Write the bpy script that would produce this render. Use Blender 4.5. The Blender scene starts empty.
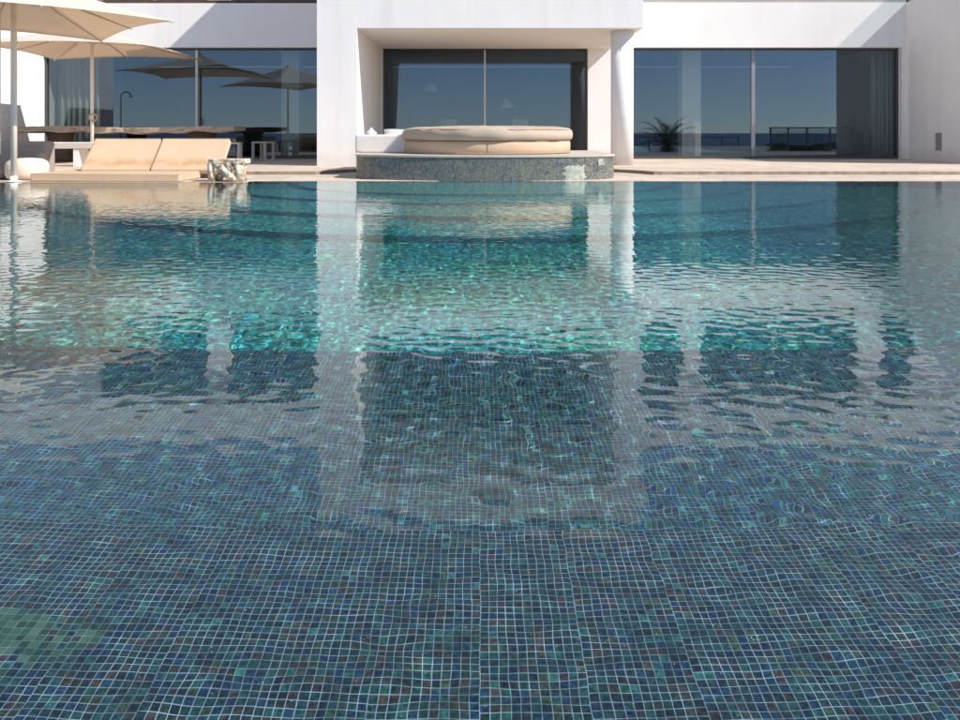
import bpy, bmesh, math, random
import numpy as np
from mathutils import Vector, Matrix

random.seed(7)
R = math.radians
sc = bpy.context.scene
col = sc.collection

# ------------------------------------------------------------------ camera
HC = 0.72                                   # eye height above the water
cd = bpy.data.cameras.new('camera')
cam = bpy.data.objects.new('camera', cd)
col.objects.link(cam)
cam.location = (0, 0, HC)
cam.rotation_euler = (R(90), 0, 0)
cd.sensor_width = 36.0
cd.lens = 30.0
cd.shift_y = -(360 - 132) / 960.0
cd.clip_start = 0.02
cd.clip_end = 20000
sc.camera = cam

# ------------------------------------------------------------------ light
SUN_DIR = Vector((1.04, -0.47, 1.0)).normalized()
world = bpy.data.worlds.new('World')
sc.world = world
world.use_nodes = True
wn = world.node_tree
bg = wn.nodes['Background']
sky = wn.nodes.new('ShaderNodeTexSky')
sky.sky_type = 'NISHITA'
sky.sun_disc = False
sky.sun_elevation = math.asin(SUN_DIR.z)
sky.sun_rotation = math.atan2(SUN_DIR.x, SUN_DIR.y)
sky.air_density = 0.65
sky.dust_density = 0.05
sky.ozone_density = 2.0
bg.inputs['Strength'].default_value = 0.14
hs = wn.nodes.new('ShaderNodeHueSaturation')
hs.inputs['Saturation'].default_value = 0.76
wn.links.new(sky.outputs[0], hs.inputs['Color'])
wn.links.new(hs.outputs[0], bg.inputs['Color'])

sd = bpy.data.lights.new('sun', 'SUN')
sd.energy = 4.0
sd.angle = R(0.5)
sd.color = (1.0, 0.955, 0.90)
sun = bpy.data.objects.new('sun', sd)
col.objects.link(sun)
sun.rotation_euler = SUN_DIR.to_track_quat('Z', 'Y').to_euler()
sun.location = SUN_DIR * 60
sd.cycles.is_caustics_light = True

sc.view_settings.view_transform = 'Standard'
sc.view_settings.look = 'None'
sc.view_settings.gamma = 1.0
sc.view_settings.exposure = 0.58
sc.view_settings.use_curve_mapping = False
cy = sc.cycles
cy.use_denoising = True
cy.max_bounces = 14
cy.diffuse_bounces = 4
cy.glossy_bounces = 6
cy.transmission_bounces = 8
cy.transparent_max_bounces = 24
cy.caustics_reflective = False
cy.caustics_refractive = True
cy.sample_clamp_indirect = 6.0

# ------------------------------------------------------------------ helpers
class NT:
    """small node-tree writer"""
    def __init__(s, name):
        s.m = bpy.data.materials.new(name)
        s.m.use_nodes = True
        s.t = s.m.node_tree
        s.bsdf = s.t.nodes['Principled BSDF']
        s.out = s.t.nodes['Material Output']
    def n(s, kind, **kw):
        nd = s.t.nodes.new('ShaderNode' + kind)
        for k, v in kw.items():
            setattr(nd, k, v)
        return nd
    def l(s, a, b):
        s.t.links.new(a, b)
    def put(s, sock, v):
        if hasattr(v, 'links'):
            s.l(v, sock)
        else:
            sock.default_value = v
    def math(s, op, a, b=None, c=None, clamp=False):
        nd = s.n('Math', operation=op, use_clamp=clamp)
        for i, v in enumerate((a, b, c)):
            if v is not None:
                s.put(nd.inputs[i], v)
        return nd.outputs[0]
    def noise(s, vec, scale, detail=3, rough=0.55):
        nd = s.n('TexNoise')
        if vec is not None:
            s.l(vec, nd.inputs['Vector'])
        nd.inputs['Scale'].default_value = scale
        nd.inputs['Detail'].default_value = detail
        nd.inputs['Roughness'].default_value = rough
        return nd.outputs[0]
    def ramp(s, fac, stops, interp='LINEAR'):
        nd = s.n('ValToRGB')
        cr = nd.color_ramp
        cr.interpolation = interp
        while len(cr.elements) < len(stops):
            cr.elements.new(0.5)
        for e, (p, c) in zip(cr.elements, stops):
            e.position = p
            e.color = (*c, 1) if len(c) == 3 else c
        s.put(nd.inputs[0], fac)
        return nd.outputs[0]
    def mix(s, fac, a, b, mode='MIX'):
        nd = s.n('Mix', data_type='RGBA', blend_type=mode)
        s.put(nd.inputs[0], fac)
        for sock, v in ((nd.inputs[6], a), (nd.inputs[7], b)):
            if isinstance(v, tuple) and len(v) == 3:
                v = (*v, 1)
            s.put(sock, v)
        return nd.outputs[2]
    def smooth(s, v, lo, hi):
        nd = s.n('MapRange', interpolation_type='SMOOTHSTEP')
        s.put(nd.inputs[0], v)
        nd.inputs[1].default_value = lo
        nd.inputs[2].default_value = hi
        return nd.outputs[0]
    def bump(s, h, strength, dist):
        nd = s.n('Bump')
        nd.inputs['Strength'].default_value = strength
        nd.inputs['Distance'].default_value = dist
        s.l(h, nd.inputs['Height'])
        s.l(nd.outputs[0], s.bsdf.inputs['Normal'])
    def obj(s):
        return s.n('TexCoord').outputs['Object']
    def pos(s):
        return s.n('NewGeometry').outputs['Position']
    def base(s, v):
        if isinstance(v, tuple):
            v = (*v, 1)
        s.put(s.bsdf.inputs['Base Color'], v)
    def rough(s, v):
        s.put(s.bsdf.inputs['Roughness'], v)
    def spec(s, v):
        s.bsdf.inputs['Specular IOR Level'].default_value = v

def varied(name, c, rough=0.8, scale=3.0, amt=0.12, bump=0.0, bscale=60, bdist=0.004, spec=0.3, c2=None):
    """one base colour with soft uneven wear and a fine surface grain"""
    N = NT(name)
    p = N.obj()
    f = N.noise(p, scale, 5, 0.6)
    lo = tuple(x * (1 - amt) for x in c) if c2 is None else c2
    hi = tuple(min(1, x * (1 + amt * 0.6)) for x in c)
    N.base(N.ramp(f, [(0.25, lo), (0.75, hi)]))
    N.rough(rough)
    N.spec(spec)
    if bump:
        N.bump(N.noise(p, bscale, 4, 0.6), bump, bdist)
    return N.m

class MB:
    """collects shapes, then links them as ONE mesh object"""
    def __init__(s):
        s.v, s.f, s.sm = [], [], []
    def add(s, vs, fs, smooth=False):
        o = len(s.v)
        s.v += [tuple(v) for v in vs]
        s.f += [tuple(i + o for i in f) for f in fs]
        s.sm += [smooth] * len(fs)
        return s
    def box(s, x0, x1, y0, y1, z0, z1):
        v = [(x, y, z) for z in (z0, z1) for y in (y0, y1) for x in (x0, x1)]
        f = [(0, 2, 3, 1), (4, 5, 7, 6), (0, 1, 5, 4), (2, 6, 7, 3), (0, 4, 6, 2), (1, 3, 7, 5)]
        return s.add(v, f)
    def prism(s, pts, z0, z1, smooth=False):
        n = len(pts)
        a = sum(pts[i][0] * pts[(i + 1) % n][1] - pts[(i + 1) % n][0] * pts[i][1] for i in range(n))
        if a < 0:
            pts = pts[::-1]
        v = [(x, y, z0) for x, y in pts] + [(x, y, z1) for x, y in pts]
        s.add(v, [tuple(range(n - 1, -1, -1)), tuple(range(n, 2 * n))])
        o = len(s.v) - 2 * n
        for i in range(n):
            j = (i + 1) % n
            s.f.append((o + i, o + j, o + n + j, o + n + i))
            s.sm.append(smooth)
        return s
    def tube(s, pts, rad, seg=12, cap=True):
        pts = [Vector(p) for p in pts]
        n = len(pts)
        rads = rad if isinstance(rad, (list, tuple)) else [rad] * n
        vs = []
        ref = None
        for i, p in enumerate(pts):
            d = (pts[min(i + 1, n - 1)] - pts[max(i - 1, 0)]).normalized()
            if ref is None:
                ref = Vector((1, 0, 0)) if abs(d.x) < 0.8 else Vector((0, 1, 0))
            a = (ref - d * ref.dot(d)).normalized()
            ref = a
            b = d.cross(a)
            for k in range(seg):
                t = 2 * math.pi * k / seg
                vs.append(p + (a * math.cos(t) + b * math.sin(t)) * rads[i])
        fs = []
        for i in range(n - 1):
            for k in range(seg):
                k2 = (k + 1) % seg
                fs.append((i * seg + k, i * seg + k2, (i + 1) * seg + k2, (i + 1) * seg + k))
        s.add(vs, fs, True)
        if cap:
            o = len(s.v) - len(vs)
            s.f.append(tuple(o + k for k in range(seg - 1, -1, -1)))
            s.f.append(tuple(o + (n - 1) * seg + k for k in range(seg)))
            s.sm += [False, False]
        return s
    def lathe(s, prof, cx=0, cy=0, seg=64, wob=None):
        """profile of (r, z) from bottom to top, closed at both ends"""
        vs, fs = [], []
        n = len(prof)
        for r, z in prof:
            for k in range(seg):
                t = 2 * math.pi * k / seg
                rr, zz = (r, z) if wob is None else wob(r, z, t)
                vs.append((cx + rr * math.cos(t), cy + rr * math.sin(t), zz))
        for i in range(n - 1):
            for k in range(seg):
                k2 = (k + 1) % seg
                fs.append((i * seg + k, i * seg + k2, (i + 1) * seg + k2, (i + 1) * seg + k))
        s.add(vs, fs, True)
        o = len(s.v) - len(vs)
        s.f.append(tuple(o + k for k in range(seg - 1, -1, -1)))
        s.f.append(tuple(o + (n - 1) * seg + k for k in range(seg)))
        s.sm += [True, True]
        return s
    def build(s, name, mat, parent=None, uv=False, bevel=0.0, sub=0, bseg=2):
        me = bpy.data.meshes.new(name)
        me.from_pydata(s.v, [], s.f)
        me.polygons.foreach_set('use_smooth', s.sm)
        me.materials.append(mat)
        if uv:
            l = me.uv_layers.new(name='UVMap')
            for p in me.polygons:
                nx, ny, nz = (abs(c) for c in p.normal)
                for li in p.loop_indices:
                    v = me.vertices[me.loops[li].vertex_index].co
                    if nz >= nx and nz >= ny:
                        l.data[li].uv = (v.x, v.y)
                    elif ny >= nx:
                        l.data[li].uv = (v.x, v.z)
                    else:
                        l.data[li].uv = (v.y, v.z)
        me.update()
        o = bpy.data.objects.new(name, me)
        col.objects.link(o)
        if parent is not None:
            o.parent = parent
            o.matrix_parent_inverse = Matrix.Translation(parent.location).inverted() if False else Matrix()
        if bevel:
            b = o.modifiers.new('bevel', 'BEVEL')
            b.width = bevel
            b.segments = bseg
            b.limit_method = 'ANGLE'
            b.angle_limit = R(40)
            b.harden_normals = False
        if sub:
            b = o.modifiers.new('sub', 'SUBSURF')
            b.levels = b.render_levels = sub
        return o

def thing(name, label, cat, loc=(0, 0, 0), rz=0.0, group=None):
    o = bpy.data.objects.new(name, None)
    o.empty_display_size = 0.2
    col.objects.link(o)
    o.location = loc
    o.rotation_euler = (0, 0, rz)
    return tag(o, label, cat, group)

def tag(o, label, cat, group=None):
    o['label'] = label
    o['category'] = cat
    if group:
        o['group'] = group
    return o

def struct(o, label=None):
    o['kind'] = 'structure'
    return o

def copy_thing(t, loc, rz, label):
    c = t.copy()
    col.objects.link(c)
    c.location = loc
    c.rotation_euler = (0, 0, rz)
    c['label'] = label
    for ch in list(t.children):
        d = ch.copy()
        col.objects.link(d)
        d.parent = c
        for g in ch.children:
            e = g.copy()
            col.objects.link(e)
            e.parent = d
    return c

# ------------------------------------------------------------------ materials
def plaster():
    N = NT('white_plaster')
    p = N.pos()
    mp = N.n('Mapping')
    mp.inputs['Scale'].default_value = (2.6, 2.6, 0.22)
    N.l(p, mp.inputs[0])
    st = N.smooth(N.noise(mp.outputs[0], 1.0, 5, 0.6), 0.45, 0.8)
    cl = N.noise(p, 0.9, 5, 0.6)
    c = N.ramp(cl, [(0.3, (0.80, 0.77, 0.745)), (0.7, (0.85, 0.82, 0.795))])
    c = N.mix(N.math('MULTIPLY', st, 0.22), c, (0.58, 0.53, 0.48))
    sx = N.n('SeparateXYZ')
    N.l(p, sx.inputs[0])
    low = N.math('SUBTRACT', 1.0, N.smooth(N.math('SUBTRACT', sx.outputs[2], N.math('MULTIPLY', N.noise(p, 4, 4), 0.35)), -0.05, 0.22))
    c = N.mix(N.math('MULTIPLY', low, 0.3), c, (0.52, 0.44, 0.36))
    N.base(c)
    N.rough(0.9)
    N.spec(0.15)
    N.bump(N.noise(p, 70, 4, 0.6), 0.3, 0.004)
    return N.m
WHITE = plaster()
WHITEW = varied('white_lacquer', (0.82, 0.77, 0.71), 0.7, 4, 0.06)
def paving(N, p, c):
    """slabs 1.2 x 0.6 m with thin dirty joints and a tone of their own"""
    br = N.n('TexBrick')
    N.l(p, br.inputs['Vector'])
    br.inputs['Color1'].default_value = (0.86, 0.86, 0.86, 1)
    br.inputs['Color2'].default_value = (1.06, 1.05, 1.03, 1)
    br.inputs['Mortar'].default_value = (0.42, 0.38, 0.34, 1)
    br.inputs['Scale'].default_value = 1.0
    br.inputs['Mortar Size'].default_value = 0.007
    br.inputs['Brick Width'].default_value = 1.2
    br.inputs['Row Height'].default_value = 0.6
    return N.mix(1.0, c, br.outputs['Color'], 'MULTIPLY')
def travertine():
    N = NT('travertine')
    p = N.pos()
    c = N.ramp(N.noise(p, 2.3, 5, 0.6), [(0.25, (0.53, 0.44, 0.355)), (0.75, (0.66, 0.55, 0.45))])
    N.base(paving(N, p, c))
    N.rough(0.75)
    N.spec(0.25)
    N.bump(N.noise(p, 45, 4), 0.15, 0.003)
    return N.m
DECK = travertine()
FRAME = varied('bronze_frame', (0.085, 0.082, 0.078), 0.45, 6, 0.1)
ALU = varied('pale_aluminium', (0.62, 0.60, 0.57), 0.4, 6, 0.08)
BEIGE = varied('sand_canvas', (0.57, 0.42, 0.29), 0.95, 2.6, 0.08, 0.3, 180, 0.002, 0.1)
PALEF = varied('cream_canvas', (0.70, 0.60, 0.50), 0.95, 2.6, 0.08, 0.3, 180, 0.002, 0.1)
GREYF = varied('grey_canvas', (0.36, 0.30, 0.26), 0.95, 2.6, 0.10, 0.3, 180, 0.002, 0.1)
WHITEF = varied('off_white_canvas', (0.72, 0.67, 0.62), 0.95, 2.6, 0.06, 0.3, 180, 0.002, 0.1)
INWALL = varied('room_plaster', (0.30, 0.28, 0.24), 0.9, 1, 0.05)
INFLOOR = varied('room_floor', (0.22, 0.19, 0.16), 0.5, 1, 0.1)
DARKW = varied('dark_timber', (0.10, 0.065, 0.045), 0.7, 5, 0.3)
BLACKF = varied('dark_upholstery', (0.10, 0.09, 0.08), 0.9, 5, 0.2)
STEEL = varied('grey_steel', (0.25, 0.25, 0.26), 0.4, 5, 0.1)

def wood_mat():
    N = NT('weathered_wood')
    p = N.obj()
    mp = N.n('Mapping')
    mp.inputs['Scale'].default_value = (1.2, 9, 14)
    N.l(p, mp.inputs[0])
    f = N.noise(mp.outputs[0], 2.2, 7, 0.65)
    g = N.noise(p, 1.6, 3)
    c = N.ramp(f, [(0.28, (0.14, 0.095, 0.07)), (0.48, (0.42, 0.33, 0.26)), (0.75, (0.66, 0.57, 0.48))])
    N.base(N.mix(N.math('MULTIPLY', g, 0.4), c, (0.22, 0.18, 0.15)))
    N.rough(0.85)
    N.bump(f, 0.6, 0.01)
    return N.m
WOOD = wood_mat()

def root_mat():
    N = NT('bleached_root')
    p = N.obj()
    f = N.noise(p, 9, 6, 0.7)
    N.base(N.ramp(f, [(0.36, (0.12, 0.075, 0.05)), (0.46, (0.44, 0.33, 0.24)), (0.58, (0.86, 0.72, 0.57))]))
    N.rough(0.9)
    N.bump(f, 0.9, 0.02)
    return N.m
ROOT = root_mat()

def stained_canvas():
    """sand canvas with rusty damp stains low on the cushion"""
    N = NT('stained_sand_canvas')
    p = N.obj()
    sx = N.n('SeparateXYZ')
    N.l(p, sx.inputs[0])
    f = N.noise(p, 2.6, 4)
    c = N.ramp(f, [(0.25, (0.55, 0.405, 0.275)), (0.75, (0.62, 0.465, 0.325))])
    st = N.noise(p, 3.0, 6, 0.7)
    zz = N.math('SUBTRACT', 1.0, N.smooth(N.math('ABSOLUTE', N.math('SUBTRACT', sx.outputs[2], 0.16)), 0.0, 0.16))
    k = N.math('MULTIPLY', zz, N.smooth(st, 0.34, 0.66))
    N.base(N.mix(N.math('MULTIPLY', k, 0.8), c, (0.47, 0.26, 0.12)))
    N.rough(0.95)
    N.spec(0.1)
    N.bump(N.noise(p, 180, 3), 0.3, 0.002)
    return N.m
STAINED = stained_canvas()

def glass_mat(name, tint, ior, rough=0.0, col=(0.95, 0.97, 1.0)):
    """thin solar-control pane: clear see-through plus a mirror by Fresnel"""
    N = NT(name)
    tr = N.n('BsdfTransparent')
    tr.inputs[0].default_value = (*tint, 1)
    gl = N.n('BsdfGlossy')
    gl.inputs['Roughness'].default_value = rough
    gl.inputs['Color'].default_value = (*col, 1)
    fr = N.n('Fresnel')
    back = N.n('NewGeometry').outputs['Backfacing']
    N.l(N.math('ADD', N.math('MULTIPLY', back, 1.0 / ior - ior), ior), fr.inputs['IOR'])
    mx = N.n('MixShader')
    N.l(fr.outputs[0], mx.inputs[0])
    N.l(tr.outputs[0], mx.inputs[1])
    N.l(gl.outputs[0], mx.inputs[2])
    N.l(mx.outputs[0], N.out.inputs['Surface'])
    return N.m
GLASS = glass_mat('tinted_glazing', (0.70, 0.73, 0.71), 1.80, col=(0.60, 0.77, 1.0))
CLEAR = glass_mat('balustrade_glass', (0.74, 0.80, 0.80), 1.45)

def canopy_mat():
    N = NT('parasol_canvas')
    p = N.obj()
    f = N.noise(p, 2.0, 4)
    c = N.ramp(f, [(0.3, (0.84, 0.78, 0.70)), (0.7, (0.88, 0.83, 0.76))])
    N.base(c)
    N.rough(0.95)
    N.spec(0.05)
    tl = N.n('BsdfTranslucent')
    tl.inputs[0].default_value = (0.88, 0.71, 0.54, 1)
    mx = N.n('MixShader')
    mx.inputs[0].default_value = 0.44
    N.l(N.bsdf.outputs[0], mx.inputs[1])
    N.l(tl.outputs[0], mx.inputs[2])
    N.l(mx.outputs[0], N.out.inputs['Surface'])
    N.bump(N.noise(p, 7, 3), 0.25, 0.03)
    return N.m
CANOPY = canopy_mat()

def curtain_mat(name, c, tr):
    N = NT(name)
    N.base(c)
    N.rough(0.9)
    tl = N.n('BsdfTranslucent')
    tl.inputs[0].default_value = (*c, 1)
    mx = N.n('MixShader')
    mx.inputs[0].default_value = tr
    N.l(N.bsdf.outputs[0], mx.inputs[1])
    N.l(tl.outputs[0], mx.inputs[2])
    N.l(mx.outputs[0], N.out.inputs['Surface'])
    return N.m
SHEER = curtain_mat('sheer_curtain', (0.75, 0.78, 0.72), 0.4)
GREYC = curtain_mat('grey_curtain', (0.86, 0.86, 0.82), 0.3)

TP = 0.0172                                  # mosaic pitch in metres
def mosaic(name, pal, grout, gw=0.12, patch=None, pitch=TP, lo=0.72, hi=1.22, stain=False, zone=None):
    N = NT(name)
    uvn = N.n('UVMap')
    uvn.uv_map = 'UVMap'
    uv = uvn.outputs[0]
    # hand-laid wobble
    wob = N.n('TexNoise')
    wob.inputs['Scale'].default_value = 9.0
    wob.inputs['Detail'].default_value = 2
    N.l(uv, wob.inputs['Vector'])
    sub = N.n('VectorMath', operation='SUBTRACT')
    N.l(wob.outputs['Color'], sub.inputs[0])
    sub.inputs[1].default_value = (0.5, 0.5, 0.5)
    mul = N.n('VectorMath', operation='SCALE')
    N.l(sub.outputs[0], mul.inputs[0])
    mul.inputs['Scale'].default_value = pitch * 0.34
    ad = N.n('VectorMath', operation='ADD')
    N.l(uv, ad.inputs[0])
    N.l(mul.outputs[0], ad.inputs[1])
    sp = N.n('SeparateXYZ')
    N.l(ad.outputs[0], sp.inputs[0])
    u = N.math('DIVIDE', sp.outputs[0], pitch)
    v = N.math('DIVIDE', sp.outputs[1], pitch)
    # sheets of 11 x 13 tiles, each laid a little off its neighbour
    su = N.math('FLOOR', N.math('DIVIDE', u, 11.0))
    h1 = N.n('TexWhiteNoise', noise_dimensions='1D')
    N.l(su, h1.inputs['W'])
    v = N.math('ADD', v, N.math('MULTIPLY', h1.outputs['Value'], 0.7))
    sv = N.math('FLOOR', N.math('DIVIDE', v, 13.0))
    h2 = N.n('TexWhiteNoise', noise_dimensions='1D')
    N.l(N.math('ADD', sv, 57.3), h2.inputs['W'])
    fu, fv = N.math('FLOOR', u), N.math('FLOOR', v)
    cell = N.n('CombineXYZ')
    N.l(fu, cell.inputs[0])
    N.l(fv, cell.inputs[1])
    wn1 = N.n('TexWhiteNoise', noise_dimensions='2D')
    N.l(cell.outputs[0], wn1.inputs['Vector'])
    tile = N.ramp(wn1.outputs['Value'], pal, 'CONSTANT')
    sc2 = N.n('SeparateColor')
    N.l(wn1.outputs['Color'], sc2.inputs[0])
    vb = N.math('MULTIPLY_ADD', sc2.outputs[1], hi - lo, lo)
    # cloudy drift inside each glass piece
    drift = N.math('MULTIPLY_ADD', N.smooth(N.noise(uv, 95, 4, 0.65), 0.3, 0.72), 1.5, 0.32)
    mxv = N.n('VectorMath', operation='SCALE')
    N.l(tile, mxv.inputs[0])
    N.l(N.math('MULTIPLY', vb, drift), mxv.inputs['Scale'])
    big = N.noise(uv, 1.3, 4, 0.6)
    tint = N.ramp(big, [(0.3, (0.85, 0.94, 1.12)), (0.5, (1, 1, 1)), (0.7, (1.15, 1.1, 0.85))])
    c = N.mix(1.0, mxv.outputs[0], tint, 'MULTIPLY')
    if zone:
        # the floor colour runs from pale in the middle of the pool to deep green-blue at the sides
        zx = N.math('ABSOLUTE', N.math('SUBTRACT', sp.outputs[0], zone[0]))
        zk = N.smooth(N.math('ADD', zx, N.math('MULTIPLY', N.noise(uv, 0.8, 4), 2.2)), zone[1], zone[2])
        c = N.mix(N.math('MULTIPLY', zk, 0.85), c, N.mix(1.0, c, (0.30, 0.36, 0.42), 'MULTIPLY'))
    # white glints painted as pale specks on a few pieces
    spark = N.math('MULTIPLY', N.math('GREATER_THAN', sc2.outputs[2], 0.965), N.math('GREATER_THAN', N.noise(uv, 190, 2), 0.67))
    c = N.mix(spark, c, (0.75, 0.72, 0.62))
    if patch:
        # a cluster of greener tiles and joints
        dx = N.math('MULTIPLY_ADD', fu, pitch / patch[2], -patch[0] / patch[2])
        dy = N.math('MULTIPLY_ADD', fv, pitch / patch[3], -patch[1] / patch[3])
        d = N.math('SQRT', N.math('ADD', N.math('POWER', N.math('ABSOLUTE', dx), 2.0), N.math('POWER', N.math('ABSOLUTE', dy), 2.0)))
        k = N.math('LESS_THAN', N.math('ADD', N.math('MULTIPLY_ADD', N.noise(uv, 9, 3), 1.3, d), N.math('MULTIPLY', sc2.outputs[0], 1.0)), 2.1)
        gr = N.ramp(sc2.outputs[1], [(0.0, (0.025, 0.07, 0.040)), (0.5, (0.05, 0.15, 0.085)), (1.0, (0.12, 0.23, 0.15))])
        pm = N.math('MULTIPLY', k, N.math('MULTIPLY_ADD', sc2.outputs[0], 0.3, 0.65))
        c = N.mix(pm, c, gr)
    # joints
    def joint(a):
        return N.math('ABSOLUTE', N.math('SUBTRACT', N.math('FRACT', a), 0.5))
    m = N.math('MAXIMUM', joint(u), joint(v))
    gwv = N.math('MULTIPLY_ADD', N.noise(uv, 5, 2), -gw * 0.35, 0.5 - gw * 0.33)
    g = N.math('MULTIPLY', N.math('SUBTRACT', m, gwv), 20.0, clamp=True)
    gc = N.mix(N.smooth(N.noise(uv, 13, 5, 0.65), 0.3, 0.7), tuple(x * 0.5 for x in grout), tuple(x * 1.45 for x in grout))
    if patch:
        gc = N.mix(N.math('MULTIPLY', pm, 0.75), gc, (0.10, 0.19, 0.13))
    c = N.mix(g, c, gc)
    if stain:
        # lime bloom on the dry mosaic
        f = N.noise(uv, 5.0, 6, 0.7)
        c = N.mix(N.math('MULTIPLY', N.smooth(f, 0.40, 0.7), 0.5), c, (0.24, 0.20, 0.15))
    N.base(c)
    N.rough(N.math('MULTIPLY_ADD', g, 0.5, 0.2))
    N.spec(0.4)
    return N.m

PAL_NEAR = [(0.0, (0.015, 0.039, 0.043)), (0.18, (0.019, 0.056, 0.054)), (0.36, (0.015, 0.070, 0.067)),
            (0.50, (0.037, 0.048, 0.040)), (0.60, (0.013, 0.050, 0.086)), (0.76, (0.019, 0.090, 0.079)),
            (0.86, (0.039, 0.073, 0.038)), (0.93, (0.056, 0.050, 0.040)), (0.975, (0.028, 0.140, 0.121))]
PAL_MID = [(0.0, (0.015, 0.056, 0.070)), (0.18, (0.020, 0.084, 0.096)), (0.36, (0.015, 0.098, 0.096)),
           (0.52, (0.035, 0.059, 0.055)), (0.64, (0.015, 0.067, 0.138)), (0.76, (0.022, 0.133, 0.118)),
           (0.86, (0.043, 0.091, 0.054)), (0.93, (0.053, 0.059, 0.066)), (0.97, (0.037, 0.210, 0.192))]
PAL_DEEP = [(0.0, (0.025, 0.232, 0.227)), (0.25, (0.051, 0.397, 0.353)), (0.5, (0.025, 0.273, 0.316)),  # teal of deep water and its sunlit brightness put into the tile colours
            (0.7, (0.089, 0.520, 0.391)), (0.88, (0.038, 0.328, 0.403))]
PAL_TUB = [(0.0, (0.045, 0.065, 0.080)), (0.25, (0.09, 0.11, 0.12)), (0.5, (0.15, 0.14, 0.12)), (0.72, (0.06, 0.09, 0.12)), (0.86, (0.20, 0.19, 0.17))]
GROUT = (0.36, 0.48, 0.62)
MOS_NEAR = mosaic('dark_glass_mosaic', PAL_NEAR, GROUT, patch=(-0.93, 1.48, 0.17, 0.075))
MOS_MID = mosaic('blue_glass_mosaic', PAL_MID, (0.31, 0.44, 0.58), 0.11)
MOS_DEEP = mosaic('water_tinted_glass_mosaic', PAL_DEEP, (0.16, 0.32, 0.34), 0.11, lo=0.35, hi=1.6, zone=(-0.3, 2.9, 4.6))
MOS_TUB = mosaic('tub_mosaic', PAL_TUB, (0.26, 0.24, 0.21), 0.14, stain=True, pitch=0.021)

def water_mat():
    N = NT('pool_water')
    N.t.nodes.remove(N.bsdf)
    gl = N.n('BsdfGlass')
    gl.inputs['Roughness'].default_value = 0.0
    gl.inputs['IOR'].default_value = 1.333
    gl.inputs['Color'].default_value = (0.98, 1.0, 1.0, 1)
    N.l(gl.outputs[0], N.out.inputs['Surface'])
    return N.m
WATER = water_mat()

def sea_mat():
    N = NT('sea_water')
    N.base((0.045, 0.085, 0.15))
    N.rough(0.4)
    N.bump(N.noise(N.pos(), 0.4, 6), 0.5, 0.4)
    return N.m
SEA = sea_mat()

def ground_mat():
    N = NT('dry_scrub')
    f = N.noise(N.pos(), 0.25, 8, 0.65)
    N.base(N.ramp(f, [(0.3, (0.05, 0.07, 0.03)), (0.55, (0.17, 0.14, 0.09)), (0.8, (0.27, 0.21, 0.15))]))
    N.rough(0.95)
    N.bump(N.noise(N.pos(), 3, 6), 0.8, 0.1)
    return N.m
GROUND = ground_mat()

# ------------------------------------------------------------------ setting: sea, ground, terrace, pool
PX, PY0, PY1 = 9.5, -0.6, 11.75              # pool half width, near and far edge
struct(MB().add([(-9000, -9000, -14), (9000, -9000, -14), (9000, 9000, -14), (-9000, 9000, -14)], [(0, 1, 2, 3)]).build('sea', SEA))

gx = [-4000, -600, -120, -40, -15, -9.9, 9.9, 15, 40, 120, 600, 4000]
gy = [-160, -90, -45, -25, -12, -1.0, 12.2, 20, 40, 120, 600, 4000]
gv, gf = [], []
for y in gy:
    for x in gx:
        if y >= 12 :
            z = -0.35 + max(0, y - 30) * 0.02
        elif y >= -1.0:
            z = -0.35 if abs(x) > 9.8 and not (abs(x) < 10 and y in (-1.0, 12.2)) else -3.4
            if abs(x) < 9.95 and y == -1.0:
                z = -0.95
        else:
            z = -1.0 - (-1.0 - y) * 0.16
        gv.append((x, y, z))
nx = len(gx)
for j in range(len(gy) - 1):
    for i in range(nx - 1):
        if gx[i] == -9.9 and gy[j] == -1.0:
            continue                          # the pool basin is dug in here
        gf.append((j * nx + i, j * nx + i + 1, (j + 1) * nx + i + 1, (j + 1) * nx + i))
struct(MB().add(gv, gf).build('ground', GROUND))

# lower coping round the pool (flush with the water), then the terrace one low step up
cop = MB()
cop.box(-22, 22, PY1, 20.5, -0.30, 0.004)
cop.box(-22, -PX, PY0, 11.4, -0.30, 0.004)
cop.box(-22, -3.36, 11.4, PY1, -0.30, 0.004)
cop.box(PX, 22, PY0, PY1, -0.30, 0.004)
struct(cop.build('pool_coping', DECK, bevel=0.006))
TZ = 0.06
TUBX, TUBY = 0.08, 12.58
def notch(xa, xb):
    """terrace outline between two x, bending back round the tub"""
    pts = []
    rad = 3.05
    for k in range(25):
        t = math.pi * (1.12 + 0.76 * (1 - k / 24.0) - 1.0)
        pts.append((TUBX + rad * math.cos(t), TUBY - 0.3 + rad * math.sin(t)))
    return pts
step_y = 13.4
arc = [p for p in notch(0, 0) if p[1] > step_y]
outline = [(22, step_y), (22, 26)] + [(-22, 26), (-22, step_y)] + sorted(arc, key=lambda p: p[0])
ter = MB().prism(outline, -0.2, TZ)
def riser_mat():
    N = NT('riser_travertine')
    p = N.pos()
    f = N.noise(p, 5, 6, 0.7)
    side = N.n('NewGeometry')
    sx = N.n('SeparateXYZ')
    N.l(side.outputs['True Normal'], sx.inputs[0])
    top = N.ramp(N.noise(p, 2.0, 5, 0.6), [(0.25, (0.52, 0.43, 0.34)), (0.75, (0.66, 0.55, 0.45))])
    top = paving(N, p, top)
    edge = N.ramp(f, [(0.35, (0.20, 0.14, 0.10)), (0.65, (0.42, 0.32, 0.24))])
    N.base(N.mix(N.smooth(sx.outputs[2], 0.4, 0.8), edge, top))  # upright faces darker and browner than the top
    N.rough(0.8)
    return N.m
struct(ter.build('terrace', riser_mat()))
struct(MB().box(-22, 22, -3.6, -0.85, -1.3, -0.75).build('lower_terrace', DECK))

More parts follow.
